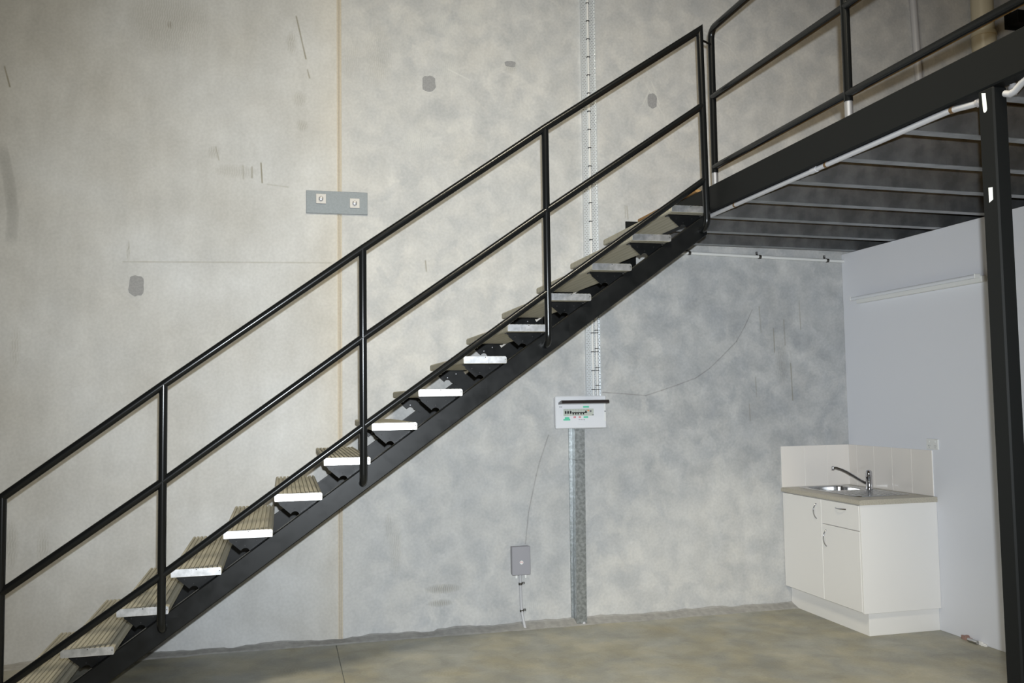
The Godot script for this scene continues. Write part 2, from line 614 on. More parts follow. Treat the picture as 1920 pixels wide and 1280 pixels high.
	M.tile_grout = std(Color(0.97, 0.96, 0.945), 0.8)
	M.bench = tri_map(std(Color.WHITE, 0.35), 8.0)
	M.bench.albedo_texture = ramp_texture(fine, 256, 256, Color(0.68, 0.65, 0.585), Color(0.78, 0.755, 0.70), 1.6)
	M.switchboard = std(Color(0.87, 0.875, 0.89), 0.45)
	M.visor = std(Color(0.20, 0.18, 0.18), 0.2)
	M.breaker = std(Color(0.74, 0.76, 0.72), 0.5)
	M.green = std(Color(0.36, 0.78, 0.64), 0.6)
	M.red = std(Color(0.80, 0.28, 0.33), 0.6)
	M.orange = std(Color(0.92, 0.58, 0.38), 0.5)
	M.ink = std(Color(0.42, 0.42, 0.45), 0.7)
	M.jbox = std(Color(0.60, 0.595, 0.615), 0.55)
	M.white = std(Color(0.90, 0.90, 0.89), 0.4)
	M.paint_white = std(Color(0.93, 0.95, 0.93), 0.7)
	M.tube_glass = std(Color(0.90, 0.91, 0.93), 0.15)
	M.pink = std(Color(0.62, 0.50, 0.46), 0.9)
	M.lamp = std(Color(1, 1, 1), 0.5)
	M.lamp.emission_enabled = true
	M.lamp.emission = Color(1.0, 0.957, 0.854)
	M.lamp.emission_energy_multiplier = 2.0
	M.housing = std(Color(0.8, 0.8, 0.8), 0.5)


# ------------------------------------------------------------------ the room

func panel_face(st: SurfaceTool, x0: float, x1: float, y0: float, y1: float, z: float) -> void:
	var uv := func(p: Vector3) -> Vector2:
		var q := wall_px(p.x, p.y)
		return Vector2(q.x / 2048.0, q.y / 1280.0)
	var a := Vector3(x0, y0, z)
	var b := Vector3(x1, y0, z)
	var c := Vector3(x1, y1, z)
	var d := Vector3(x0, y1, z)
	for p in [a, c, b, a, d, c]:
		vert(st, p, Vector3.BACK, uv.call(p))


func shell() -> void:
	org = Vector3.ZERO
	# slab with a saw cut at x = 0.21; the front part carries the stained texture
	var st := mb()
	var fx := func(p: Vector3) -> Vector2: return Vector2((p.x + 2.6) / 8.0, p.z / 5.333)
	for r in [[-6.0, 0.206], [0.212, 8.0]]:
		var q := [Vector3(r[0], 0, 0), Vector3(r[1], 0, 0), Vector3(r[1], 0, 10), Vector3(r[0], 0, 10)]
		for p in [q[0], q[1], q[2], q[0], q[2], q[3]]:
			vert(st, p, Vector3.UP, fx.call(p))
	cbox(st, Vector3(-6, -0.2, -0.2), Vector3(8, -0.012, 10.2))
	structure("floor", st, M.floor)
	# precast concrete panels with a sealed joint
	st = box(Vector3(-6, -0.2, -0.22), Vector3(8, 7.5, -0.022))
	var wall := structure("wall_back", st, M.shell)
	st = mb()
	cbox(st, Vector3(-6, 0, -0.02), Vector3(0.229, 7.5, -0.001))
	panel_face(st, -6, 0.229, 0, 7.5, 0)
	part("concrete_panel", st, M.concrete, wall)
	st = mb()
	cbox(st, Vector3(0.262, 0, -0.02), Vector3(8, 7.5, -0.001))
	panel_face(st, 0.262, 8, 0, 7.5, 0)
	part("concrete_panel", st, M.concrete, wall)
	st = mb()
	cbox(st, Vector3(0.229, 0, -0.02), Vector3(0.262, 7.5, -0.005))
	tube(st, [Vector3(0.2455, 0, -0.006), Vector3(0.2455, 7.4, -0.006)], 0.007, 8)
	part("joint_sealant", st, M.sealant, wall)
	var rng := RandomNumberGenerator.new()
	rng.seed = 3
	for m in [[0.88, 3.88, 0.050, 0.058], [1.488, 4.072, 0.042, 0.022], [2.604, 3.87, 0.038, 0.058], [-1.068, 2.389, 0.050, 0.070]]:
		var poly := []
		for k in 18:
			var t := TAU * k / 18
			var sq := 1.0 / pow(pow(absf(cos(t)), 4) + pow(absf(sin(t)), 4), 0.25)
			poly.append(Vector2(m[0] + cos(t) * m[2] * sq * rng.randf_range(0.86, 1.06), m[1] + sin(t) * m[3] * sq * rng.randf_range(0.86, 1.06)))
		st = mb()
		prism(st, poly, Transform3D.IDENTITY, -0.002, 0.002)
		part("mortar_patch", st, M.mortar, wall)
	# rough grout fillet along the foot of the wall
	st = mb()
	var nz := FastNoiseLite.new()
	nz.seed = 8
	nz.frequency = 3.0
	nz.fractal_octaves = 4
	var steps := 240
	for i in steps:
		var x0 := -3.0 + 6.65 * i / steps
		var x1 := -3.0 + 6.65 * (i + 1) / steps
		var s := []
		for x in [x0, x1]:
			var hgt := 0.020 + 0.020 * nz.get_noise_1d(x) + (0.014 if x > 0.9 else 0.0)
			var toe := 0.105 + 0.02 * nz.get_noise_1d(x + 50)
			s.append([Vector3(x, maxf(hgt, 0.006), 0.001), Vector3(x, maxf(hgt, 0.006) * 0.75, 0.014), Vector3(x, 0.006, toe * 0.8), Vector3(x, -0.001, toe)])
		for k in 3:
			face(st, [s[0][k], s[1][k], s[1][k + 1], s[0][k + 1]], Vector3(0, 1, 0.5))
	structure("trim_1", st, M.grout)
	# plasterboard partition, under the joists
	st = box(Vector3(XP, 0.0, 0.0), Vector3(XP + 0.09, 2.722, 5.2), 0.002)
	structure("wall_right", st, M.plaster)
	structure("wall_left", box(Vector3(-6.2, -0.2, -0.2), Vector3(-6, 7.5, 10.2)), M.shell)
	structure("wall_side", box(Vector3(8, -0.2, -0.2), Vector3(8.2, 7.5, 10.2)), M.shell)
	structure("wall_front", box(Vector3(-6.2, -0.2, 10), Vector3(8.2, 7.5, 10.2)), M.shell)
	structure("ceiling", box(Vector3(-6.2, 7.5, -0.2), Vector3(8.2, 7.7, 10.2)), M.shell)


func high_bay(at: Vector3, energy: float) -> void:
	var k: int = used.get("high_bay_light", -1) + 1
	var where: String = ["in front of the stairs", "over the open floor further back"][k]
	var t := thing("high_bay_light", "white linear high bay light under the roof " + where, "lamp", at, "high bay lights under the warehouse roof")
	part("housing", box(at + Vector3(-0.75, 0.0, -0.3), at + Vector3(0.75, 0.1, 0.3), 0.02), M.housing, t)
	part("diffuser", box(at + Vector3(-0.7, -0.02, -0.26), at + Vector3(0.7, 0.0, 0.26), 0.005), M.lamp, t)
	for s in [-0.5, 0.5]:
		var st := mb()
		tube(st, [at + Vector3(s, 0.1, 0), Vector3(at.x + s, 7.5, at.z)], 0.006, 6)
		part("hanger", st, M.silver, t)
	var l := AreaLight3D.new()
	l.name = "high_bay_glow"
	l.area_size = Vector2(1.4, 0.52)
	l.light_color = Color(1.0, 0.957, 0.854)
	l.light_energy = energy
	l.area_range = 30.0
	l.area_attenuation = 2.0
	l.shadow_enabled = true
	l.transform = Transform3D(Basis(Vector3.RIGHT, -PI / 2), Vector3(0, -0.03, 0))
	t.add_child(l)


# ------------------------------------------------------------------ the stairs

func channel_profile(v0: float, h: float, z_out: float, z_in: float) -> Array:
	var s := signf(z_out - z_in)
	return [Vector2(v0, z_in), Vector2(v0, z_out - s * 0.005), Vector2(v0 + 0.006, z_out), Vector2(v0 + h - 0.006, z_out), Vector2(v0 + h, z_out - s * 0.005), Vector2(v0 + h, z_in), Vector2(v0 + h - 0.012, z_in), Vector2(v0 + h - 0.013, z_out - s * 0.008), Vector2(v0 + 0.013, z_out - s * 0.008), Vector2(v0 + 0.012, z_in)]


func staircase() -> void:
	var t := thing("staircase", "black steel staircase with grey timber treads and tubular handrail rising along the concrete wall", "staircase", Vector3(-1.4, 0, 0.68))
	var st := mb()
	sloped(st, channel_profile(0.0, 0.133, 1.262, 1.212), 0.900, 2.402)
	part("stringer", st, M.black, t)
	st = mb()
	sloped(st, channel_profile(0.0, 0.133, 0.092, 0.142), 0.874, 2.40)
	part("stringer", st, M.black, t)
	# one tread: grooved plank, grain along z
	var base := Vector3(-1.478, 0.1989, 0.0)
	var keep := org
	org = base
	var w := 0.252
	var th := 0.0415
	var prof := [Vector2(0.006, -th), Vector2(w - 0.006, -th), Vector2(w, -th + 0.006), Vector2(w, -0.008), Vector2(w - 0.008, 0)]
	for k in 10:
		var gx := w - 0.022 - k * 0.0232
		prof.append_array([Vector2(gx + 0.0042, 0), Vector2(gx + 0.003, -0.010), Vector2(gx - 0.003, -0.010), Vector2(gx - 0.0042, 0)])
	prof.append_array([Vector2(0.006, 0), Vector2(0, -0.008), Vector2(0, -th + 0.006)])
	st = mb()
	prism(st, prof, Transform3D(Basis.IDENTITY, base), 0.0716, 1.2872)
	var tread_mesh := st.commit()
	st = mb()
	var ep := [Vector2(0.002, -th + 0.001), Vector2(w - 0.002, -th + 0.001), Vector2(w - 0.001, -0.008), Vector2(w - 0.004, -0.003), Vector2(w - 0.009, -0.001), Vector2(0.008, -0.001), Vector2(0.001, -0.009)]
	prism(st, ep, Transform3D(Basis.IDENTITY, base), 1.2872, 1.2892)
	var end_mesh := st.commit()
	st = mb()
	bolt(st, base, Vector3.BACK, 0.003, 0.003, 8)
	var nail_mesh := st.commit()
	# the folded bracket below a tread, near stringer and far stringer
	var bp := [Vector2(0.012, -th), Vector2(0.014, -th - 0.008), Vector2(0.022, -th - 0.014), Vector2(0.027, -th - 0.026), Vector2(0.040, -th - 0.036), Vector2(0.086, -th - 0.076), Vector2(0.093, -th - 0.068), Vector2(0.102, -th - 0.063), Vector2(0.114, -th - 0.062), Vector2(0.124, -th - 0.066), Vector2(0.134, -th - 0.080), Vector2(0.175, -th - 0.100), Vector2(0.245, -th - 0.045), Vector2(0.225, -th - 0.012), Vector2(0.218, -th)]
	var brackets := []
	for z in [1.204, 0.143]:
		st = mb()
		prism(st, bp, Transform3D(Basis.IDENTITY, base), z, z + 0.007)
		cbox(st, base + Vector3(0.014, -th - 0.006, z - 0.05 if z > 1 else z), base + Vector3(0.236, -th, z + 0.007 if z > 1 else z + 0.057), 0.001)
		brackets.append(st.commit())
	st = mb()
	bolt(st, base, Vector3.BACK, 0.0045, 0.004)
	var bolt_mesh := st.commit()
	org = keep
	for i in 15:
		var at := base + Vector3(i * RUN, i * RISE, 0) - org
		var tr := reuse("tread", tread_mesh, M.timber, t, at)
		var e := reuse("end_plate", end_mesh, M.end_plate, tr, Vector3.ZERO)
		e.set_meta("label", "galvanised end plate")
		for q in [[0.127, -0.006], [0.243, -0.018]]:
			reuse("nail", nail_mesh, M.clip, tr, Vector3(q[0], q[1], 1.2892))
		for s in 2:
			var b := reuse("bracket", brackets[s], M.black, t, at)
			for q in [[0.062, -0.026], [0.108, -0.05], [0.168, -0.024]]:
				reuse("bolt", bolt_mesh, M.tie if s == 0 else M.silver, b, Vector3(q[0], -th + q[1], [1.211, 0.150][s]))
	# balustrade: posts that turn in to the stringer, and three rails
	var zr := 1.339
	var px := [-1.481, -0.736, 0.290, 1.349]
	var top := [1.159, 1.708, 2.446, 3.186, 3.850]
	var foot := [0.0, 0.452, 1.160, 1.919, 2.635]
	var mid := [0.691, 1.208, 1.954, 2.696, 3.389]
	var low := [0.222, 0.734, 1.471, 2.222, 2.928]
	var r := 0.0212
	# handrail with its two mitred end posts in one bent bar
	st = mb()
	var bar := [Vector3(px[0], 0.0, zr), Vector3(px[0], top[0], zr)]
	for k in [1, 2, 3]:
		bar.append(Vector3(px[k], top[k], zr))
	bar.append(Vector3(2.3525, 3.858, zr))
	bar.append(Vector3(2.3535, 3.78, zr))
	var end_foot := arc_bend(Vector3(2.366, 3, zr), Vector3(2.366, 2.628, zr), Vector3(2.366, 2.628, 1.2), 0.055)
	tube(st, [Vector3(px[0], top[0] - 0.08, zr)] + bar.slice(1), 0.0214, 20)
	part("handrail", st, M.black_tube, t)
	st = mb()
	tube(st, [bar[0], bar[1] - Vector3(0, 0.07, 0)], r, 18)
	part("post", st, M.black_tube, t)
	for k in [1, 2, 3]:
		st = mb()
		var pts := [Vector3(px[k], top[k], zr)]
		pts.append_array(arc_bend(Vector3(px[k], 9, zr), Vector3(px[k], foot[k], zr), Vector3(px[k], foot[k], 0), 0.055))
		pts.append(Vector3(px[k], foot[k], 1.258))
		tube(st, pts, r, 18)
		part("post", st, M.black_tube, t)
	st = mb()
	var last := [Vector3(2.3535, 3.79, zr)]
	last.append_array(end_foot)
	last.append(Vector3(2.366, 2.628, 1.258))
	tube(st, last, r, 18)
	part("post", st, M.black_tube, t)
	var xs := [px[0], px[1], px[2], px[3], 2.364]
	for k in 4:
		st = mb()
		tube(st, [Vector3(xs[k], mid[k], zr), Vector3(xs[k + 1], mid[k + 1], zr)], 0.0212, 18)
		part("middle_rail", st, M.black_tube, t)
		st = mb()
		tube(st, [Vector3(xs[k], low[k], zr), Vector3(xs[k + 1], low[k + 1], zr)], 0.0195, 18)
		part("lower_rail", st, M.black_tube, t)


# ------------------------------------------------------------------ the mezzanine

func mezzanine() -> void:
	var t := thing("mezzanine", "mezzanine platform with black steel edge beam and galvanised joists above the white partition", "mezzanine", Vector3(XB, 2.74, 2.6))
	var st := mb()
	# edge channel, web to the left, running towards the viewer
	var prof := [Vector2(XB + 0.06, 2.740), Vector2(XB + 0.006, 2.740), Vector2(XB, 2.746), Vector2(XB, 2.897), Vector2(XB + 0.006, 2.902), Vector2(XB + 0.06, 2.902), Vector2(XB + 0.06, 2.892), Vector2(XB + 0.008, 2.890), Vector2(XB + 0.008, 2.752), Vector2(XB + 0.06, 2.750)]
	prism(st, prof, Transform3D.IDENTITY, 0.012, 5.2)
	part("edge_beam", st, M.black_beam, t)
	part("wall_cleat", box(Vector3(2.36, 2.79, 0.0), Vector3(2.52, 2.928, 0.012), 0.002), M.black_beam, t)
	# galvanised C joists, open side away from the viewer
	for k in 11:
		var z := 0.205 + 0.470 * k
		var f := Transform3D(Basis(Vector3(0, 0, 1), -0.012), Vector3(XB + 0.01, 2.745, 0))
		var g := Transform3D(f.basis * Basis(Vector3(0, 0, 1), Vector3(0, 1, 0), Vector3(1, 0, 0)), f.origin)
		st = mb()
		prism(st, [Vector2(z, 0.002), Vector2(z, 0.148), Vector2(z - 0.002, 0.15), Vector2(z - 0.065, 0.15), Vector2(z - 0.065, 0.135), Vector2(z - 0.0625, 0.135), Vector2(z - 0.0625, 0.1475), Vector2(z - 0.0025, 0.1475), Vector2(z - 0.0025, 0.0025), Vector2(z - 0.0625, 0.0025), Vector2(z - 0.0625, 0.015), Vector2(z - 0.065, 0.015), Vector2(z - 0.065, 0.0), Vector2(z - 0.002, 0.0)], g, 0.0, 5.3)
		part("joist", st, M.purlin, t)
	for k in 5:
		var x0 := XB + 0.085 + k * 0.9
		part("floor_board", box(Vector3(x0, 2.903, 0.005), Vector3(x0 + 0.897, 2.922, 5.2), 0.002), M.board, t)
	part("landing_nosing", box(Vector3(XB - 0.006, 2.904, 0.12), Vector3(XB + 0.03, 2.924, 1.10), 0.003), M.nosing, t)


func column() -> void:
	var t := thing("support_column", "black square steel column with two white paint marks at the right edge", "column", Vector3(XB, 0, 3.552))
	part("post", box(Vector3(XB, 0.012, 3.5135), Vector3(XB + 0.064, 2.739, 3.5915), 0.006), M.black_beam, t)
	part("base_plate", box(Vector3(XB - 0.05, 0, 3.46), Vector3(XB + 0.12, 0.012, 3.645), 0.002), M.black_beam, t)
	var st := mb()
	var f := Transform3D(Basis(Vector3(0, 0, 1), Vector3(0, 1, 0), Vector3(-1, 0, 0)), Vector3.ZERO)
	var t0 := -XB
	var poly := [Vector2(3.535, 2.7285), Vector2(3.5545, 2.7225), Vector2(3.5585, 2.662), Vector2(3.556, 2.654), Vector2(3.550, 2.650), Vector2(3.543, 2.651), Vector2(3.5395, 2.658)]
	prism(st, poly, f, t0, t0 + 0.0008)
	part("paint_mark", st, M.paint_white, t).set_meta("label", "upper white paint mark")
	st = mb()
	prism(st, [Vector2(3.5465, 2.3645), Vector2(3.5665, 2.362), Vector2(3.566, 2.316), Vector2(3.5468, 2.308)], f, t0, t0 + 0.0008)
	part("paint_mark", st, M.paint_white, t).set_meta("label", "lower white paint mark")


func guardrail() -> void:
	var x := XB + 0.04
	var t := thing("guardrail", "black tubular guardrail standing on the mezzanine edge beam at upper right", "railing", Vector3(x, 2.903, 1.28))
	var r := 0.0212
	var st := mb()
	var pts := [Vector3(x, 2.985, 1.279)]
	pts.append_array(arc_bend(Vector3(x, 3, 1.279), Vector3(x, 3.894, 1.279), Vector3(x, 3.894, 3), 0.06))
	pts.append(Vector3(x, 3.894, 5.2))
	tube(st, pts, r, 18)
	part("handrail", st, M.black_tube, t)
	st = mb()
	tube(st, [Vector3(x, 3.464, 1.28), Vector3(x, 3.445, 2.657), Vector3(x, 3.445, 5.2)], 0.0205, 18)
	part("middle_rail", st, M.black_tube, t)
	st = mb()
	tube(st, [Vector3(x, 3.022, 1.28), Vector3(x, 3.022, 2.66), Vector3(x, 3.012, 5.2)], 0.0205, 18)
	part("lower_rail", st, M.black_tube, t)
	for z in [2.657, 4.03]:
		st = mb()
		tube(st, [Vector3(x, 2.985, z), Vector3(x, 3.88, z)], r, 18)
		part("post", st, M.black_tube, t)
	for z in [1.279, 2.657, 4.03]:
		st = mb()
		tube(st, [Vector3(x, 2.903, z), Vector3(x, 2.99, z)], 0.0195, 18)
		part("post_foot", st, M.silver, t).set_meta("label", "bare silver foot of a post")
	st = mb()
	tube(st, [Vector3(2.37, 3.795, 1.338), Vector3(x, 3.795, 1.285)], 0.007, 10)
	part("joining_pin", st, M.black_tube, t)
	# conduit clipped under the edge beam, either side of the column
	var cx := XB + 0.026
	t = thing("electrical_conduit", "grey plastic conduit clipped under the black mezzanine edge beam", "conduit", Vector3(cx, 2.727, 1.28))
	st = mb()
	tube(st, [Vector3(cx, 2.727, 1.24), Vector3(cx, 2.727, 3.24), Vector3(cx, 2.726, 3.32), Vector3(cx, 2.721, 3.38), Vector3(cx, 2.714, 3.43), Vector3(cx, 2.707, 3.49)], 0.0125, 14)
	part("conduit", st, M.pvc, t)
	st = mb()
	tube(st, [Vector3(cx, 2.700, 3.62), Vector3(cx, 2.690, 3.645), Vector3(cx, 2.694, 3.668), Vector3(cx, 2.712, 3.70), Vector3(cx, 2.724, 3.74), Vector3(cx, 2.727, 3.80), Vector3(cx, 2.727, 5.1)], 0.0125, 14)
	part("conduit", st, M.pvc, t)
	for z in [1.55, 2.48, 3.35]:
		st = mb()
		tube(st, [Vector3(cx, 2.727 if z < 3.3 else 2.724, z - 0.008), Vector3(cx, 2.727 if z < 3.3 else 2.7235, z + 0.008)], 0.0142, 14)
		part("saddle", st, M.rust, t)
	st = mb()
	tube(st, [Vector3(cx, 2.727, 2.35), Vector3(cx, 2.727, 2.40)], 0.0148, 14)
	part("coupling", st, M.pvc, t)
	for e in [[Vector3(cx, 2.709, 3.475), Vector3(cx, 2.707, 3.512)], [Vector3(cx + 0.045, 2.742, 3.612), Vector3(cx + 0.045, 2.700, 3.612)]]:
		st = mb()
		tube(st, e, 0.0125, 12)
		tube(st, [(e[0] as Vector3).lerp(e[1], 0.2), (e[0] as Vector3).lerp(e[1], 0.5)], 0.0175, 6)
		part("gland", st, M.pvc_grey, t)


# ------------------------------------------------------------------ the kitchenette

func handle(a: Vector3, b: Vector3, parent: Node3D) -> void:
	var st := mb()
	var pts := []
	for i in 13:
		var s := i / 12.0
		pts.append(a.lerp(b, s) + Vector3(-0.026 * pow(sin(PI * s), 0.7), 0, 0))
	tube(st, pts, 0.0045, 10)
	part("handle", st, M.chrome, parent)


func kitchen() -> void:
	var xf := 3.598
	var t := thing("sink_cabinet", "white two-door sink cabinet with drawer and plinth in the corner of the partition", "cabinet", Vector3(3.9, 0, 0.48))
	part("body", box(Vector3(xf + 0.018, 0.1515, 0.004), Vector3(XP - 0.001, 0.72, 0.962), 0.001), M.laminate, t)
	part("front_rail", box(Vector3(xf + 0.018, 0.72, 0.004), Vector3(xf + 0.036, 0.865, 0.962), 0.001), M.laminate, t)
	part("side_panel", box(Vector3(xf + 0.002, 0.1515, 0.962), Vector3(XP - 0.001, 0.865, 0.979), 0.001), M.laminate, t)
	part("plinth", box(Vector3(xf + 0.05, 0.0, 0.004), Vector3(XP - 0.001, 0.151, 0.957), 0.001), M.laminate, t)
	var d := part("door", box(Vector3(xf, 0.157, 0.006), Vector3(xf + 0.0175, 0.861, 0.5195), 0.0015), M.laminate, t)
	handle(Vector3(xf, 0.825, 0.462), Vector3(xf, 0.718, 0.462), d)
	d = part("door", box(Vector3(xf, 0.157, 0.5225), Vector3(xf + 0.0175, 0.689, 0.961), 0.0015), M.laminate, t)
	handle(Vector3(xf, 0.651, 0.575), Vector3(xf, 0.538, 0.575), d)
	d = part("drawer", box(Vector3(xf, 0.694, 0.5225), Vector3(xf + 0.0175, 0.861, 0.961), 0.0015), M.laminate, t)
	handle(Vector3(xf, 0.822, 0.70), Vector3(xf, 0.822, 0.82), d)
	# benchtop
	org = Vector3(3.89, 0.865, 0.49)
	var st := mb()
	var prof := [Vector2(XP - 0.001, 0.866), Vector2(XP - 0.001, 0.900), Vector2(3.600, 0.900), Vector2(3.593, 0.898), Vector2(3.589, 0.893), Vector2(3.588, 0.883), Vector2(3.589, 0.873), Vector2(3.593, 0.868), Vector2(3.600, 0.866)]
	# hole for the bowl is hidden by the sink's own rim, so the top is built round it
	for z in [[0.001, 0.070], [0.39, 0.988]]:
		prism(st, prof, Transform3D.IDENTITY, z[0], z[1])
	var back := [Vector2(XP - 0.001, 0.866), Vector2(XP - 0.001, 0.900), Vector2(4.072, 0.900), Vector2(4.072, 0.866)]
	prism(st, back, Transform3D.IDENTITY, 0.070, 0.39)
	var front := prof.slice(2)
	front.append_array([Vector2(3.728, 0.866), Vector2(3.728, 0.900)])
	prism(st, front, Transform3D.IDENTITY, 0.070, 0.39)
	single("benchtop", st, M.bench, "speckled beige laminate benchtop on the white sink cabinet", "benchtop")
	sink()
	tap()
	# tiled splashback: three tiles on the concrete wall and five on the partition
	t = thing("tile_splashback", "cream tile splashback turning the corner behind the stainless steel sink", "splashback", Vector3(3.9, 0.9, 0.005))
	part("grout", box(Vector3(3.597, 0.9005, 0.0005), Vector3(XP - 0.004, 1.212, 0.006)), M.tile_grout, t)
	part("grout", box(Vector3(XP - 0.006, 0.9005, 0.0005), Vector3(XP - 0.0005, 1.212, 0.958)), M.tile_grout, t)
	for e in [[3.597, 3.797], [3.7995, 3.991], [3.9935, XP - 0.0095]]:
		part("tile", box(Vector3(e[0], 0.902, 0.005), Vector3(e[1], 1.214, 0.0095), 0.0015), M.tile, t)
	for e in [[0.0105, 0.1115], [0.114, 0.3235], [0.326, 0.534], [0.5365, 0.7475], [0.750, 0.960]]:
		part("tile", box(Vector3(XP - 0.0095, 0.902, e[0]), Vector3(XP - 0.005, 1.214, e[1]), 0.0015), M.tile, t)


func rounded_rect(x0: float, x1: float, z0: float, z1: float, r: float, y: float, n := 6) -> Array:
	var out := []
	for c in [[x1 - r, z1 - r, 0.0], [x0 + r, z1 - r, PI / 2], [x0 + r, z0 + r, PI], [x1 - r, z0 + r, 3 * PI / 2]]:
		for i in n + 1:
			var t: float = c[2] + PI / 2 * i / n
			out.append(Vector3(c[0] + cos(t) * r, y, c[1] + sin(t) * r))
	return out


func skin(st: SurfaceTool, rings: Array, out: Callable) -> void:
	for k in rings.size() - 1:
		var n: int = rings[k].size()
		for i in n:
			var j := (i + 1) % n
			var q := [rings[k][i], rings[k][j], rings[k + 1][j], rings[k + 1][i]]
			face(st, q, out.call((q[0] + q[1] + q[2] + q[3]) / 4.0, k))


func sink() -> void:
	var t := thing("sink", "stainless steel single bowl sink with drainer set in the beige benchtop", "sink", Vector3(3.9, 0.9, 0.43))
	var bx := [3.737, 4.065]
	var bz := [0.075, 0.385]
	# rim with a raised outer lip, open at the bowl
	var st := mb()
	var rings := [rounded_rect(3.695, 4.135, 0.045, 0.815, 0.05, 0.9005), rounded_rect(3.699, 4.131, 0.049, 0.811, 0.048, 0.9045), rounded_rect(3.707, 4.123, 0.057, 0.803, 0.042, 0.9045), rounded_rect(3.713, 4.117, 0.063, 0.797, 0.038, 0.902)]
	skin(st, rings, func(_p, k): return [Vector3(0, 0.5, 0), Vector3.UP, Vector3.UP][k])
	# deck between the rim and the bowl
	var outer: Array = rings[3]
	var inner := rounded_rect(bx[0], bx[1], bz[0], bz[1], 0.07, 0.902)
	for i in outer.size():
		var j := (i + 1) % outer.size()
		face(st, [outer[i], outer[j], inner[j], inner[i]], Vector3.UP)
	part("rim", st, M.steel, t)
	st = mb()
	var walls := [inner, rounded_rect(bx[0] + 0.004, bx[1] - 0.004, bz[0] + 0.004, bz[1] - 0.004, 0.066, 0.896), rounded_rect(bx[0] + 0.012, bx[1] - 0.012, bz[0] + 0.012, bz[1] - 0.012, 0.062, 0.76), rounded_rect(bx[0] + 0.04, bx[1] - 0.04, bz[0] + 0.04, bz[1] - 0.04, 0.05, 0.742)]
	var mid := Vector3(3.9, 0.86, 0.23)
	skin(st, walls, func(p, _k): return mid - p)
	face(st, walls[3], Vector3.UP)
	part("bowl", st, M.steel, t)
	st = mb()
	for k in 9:
		var x := 3.745 + k * 0.04
		cbox(st, Vector3(x, 0.9015, 0.43), Vector3(x + 0.016, 0.9035, 0.77), 0.001)
	part("drainer", st, M.steel, t)


func tap() -> void:
	var at := Vector3(4.095, 0.903, 0.385)
	var t := thing("mixer_tap", "chrome mixer tap with a long spout over the sink bowl", "tap", at)
	var st := mb()
	lathe(st, [Vector2(0.026, 0), Vector2(0.026, 0.006), Vector2(0.0245, 0.010), Vector2(0.0235, 0.085), Vector2(0.025, 0.09), Vector2(0.025, 0.094), Vector2(0.023, 0.097)], Transform3D(Basis.IDENTITY, at), 24)
	part("body", st, M.chrome, t)
	st = mb()
	lathe(st, [Vector2(0.0235, 0.098), Vector2(0.024, 0.115), Vector2(0.021, 0.131), Vector2(0.013, 0.139), Vector2(0.0, 0.142)], Transform3D(Basis.IDENTITY, at), 24)
	part("lever_cap", st, M.chrome, t)
	st = mb()
	var a := at + Vector3(-0.015, 0.040, -0.012)
	var b := at + Vector3(-0.165, 0.150, -0.165)
	var pts := [a]
	for i in range(1, 9):
		var s := i / 8.0
		pts.append(a.lerp(b, s) + Vector3(0, 0.018 * sin(PI * s) * s, 0))
	pts.append(b + Vector3(-0.014, -0.002, -0.014))
	tube(st, pts, 0.0095, 14)
	part("spout", st, M.chrome, t)
	st = mb()
	lathe(st, [Vector2(0, 0.012), Vector2(0.0095, 0.012), Vector2(0.0105, 0.008), Vector2(0.0105, -0.016), Vector2(0, -0.016)], Transform3D(Basis.IDENTITY, b + Vector3(-0.016, 0.0, -0.016)), 18)
	part("nozzle", st, M.chrome, t)


# ------------------------------------------------------------------ on the concrete wall

func bx_(x: float) -> float: return 1.757 + (x / 14.223 + 1030.0 - 1041.0) * 0.00404     # switchboard detail, from a plan of its face
func by_(y: float) -> float: return 1.625 - (y / 14.223 + 730.0 - 742.0) * 0.00388


func flat_box(x0: float, x1: float, y0: float, y1: float, z0: float, z1: float, b := 0.0006) -> SurfaceTool:
	return box(Vector3(bx_(x0), by_(y1), z0), Vector3(bx_(x1), by_(y0), z1), b)


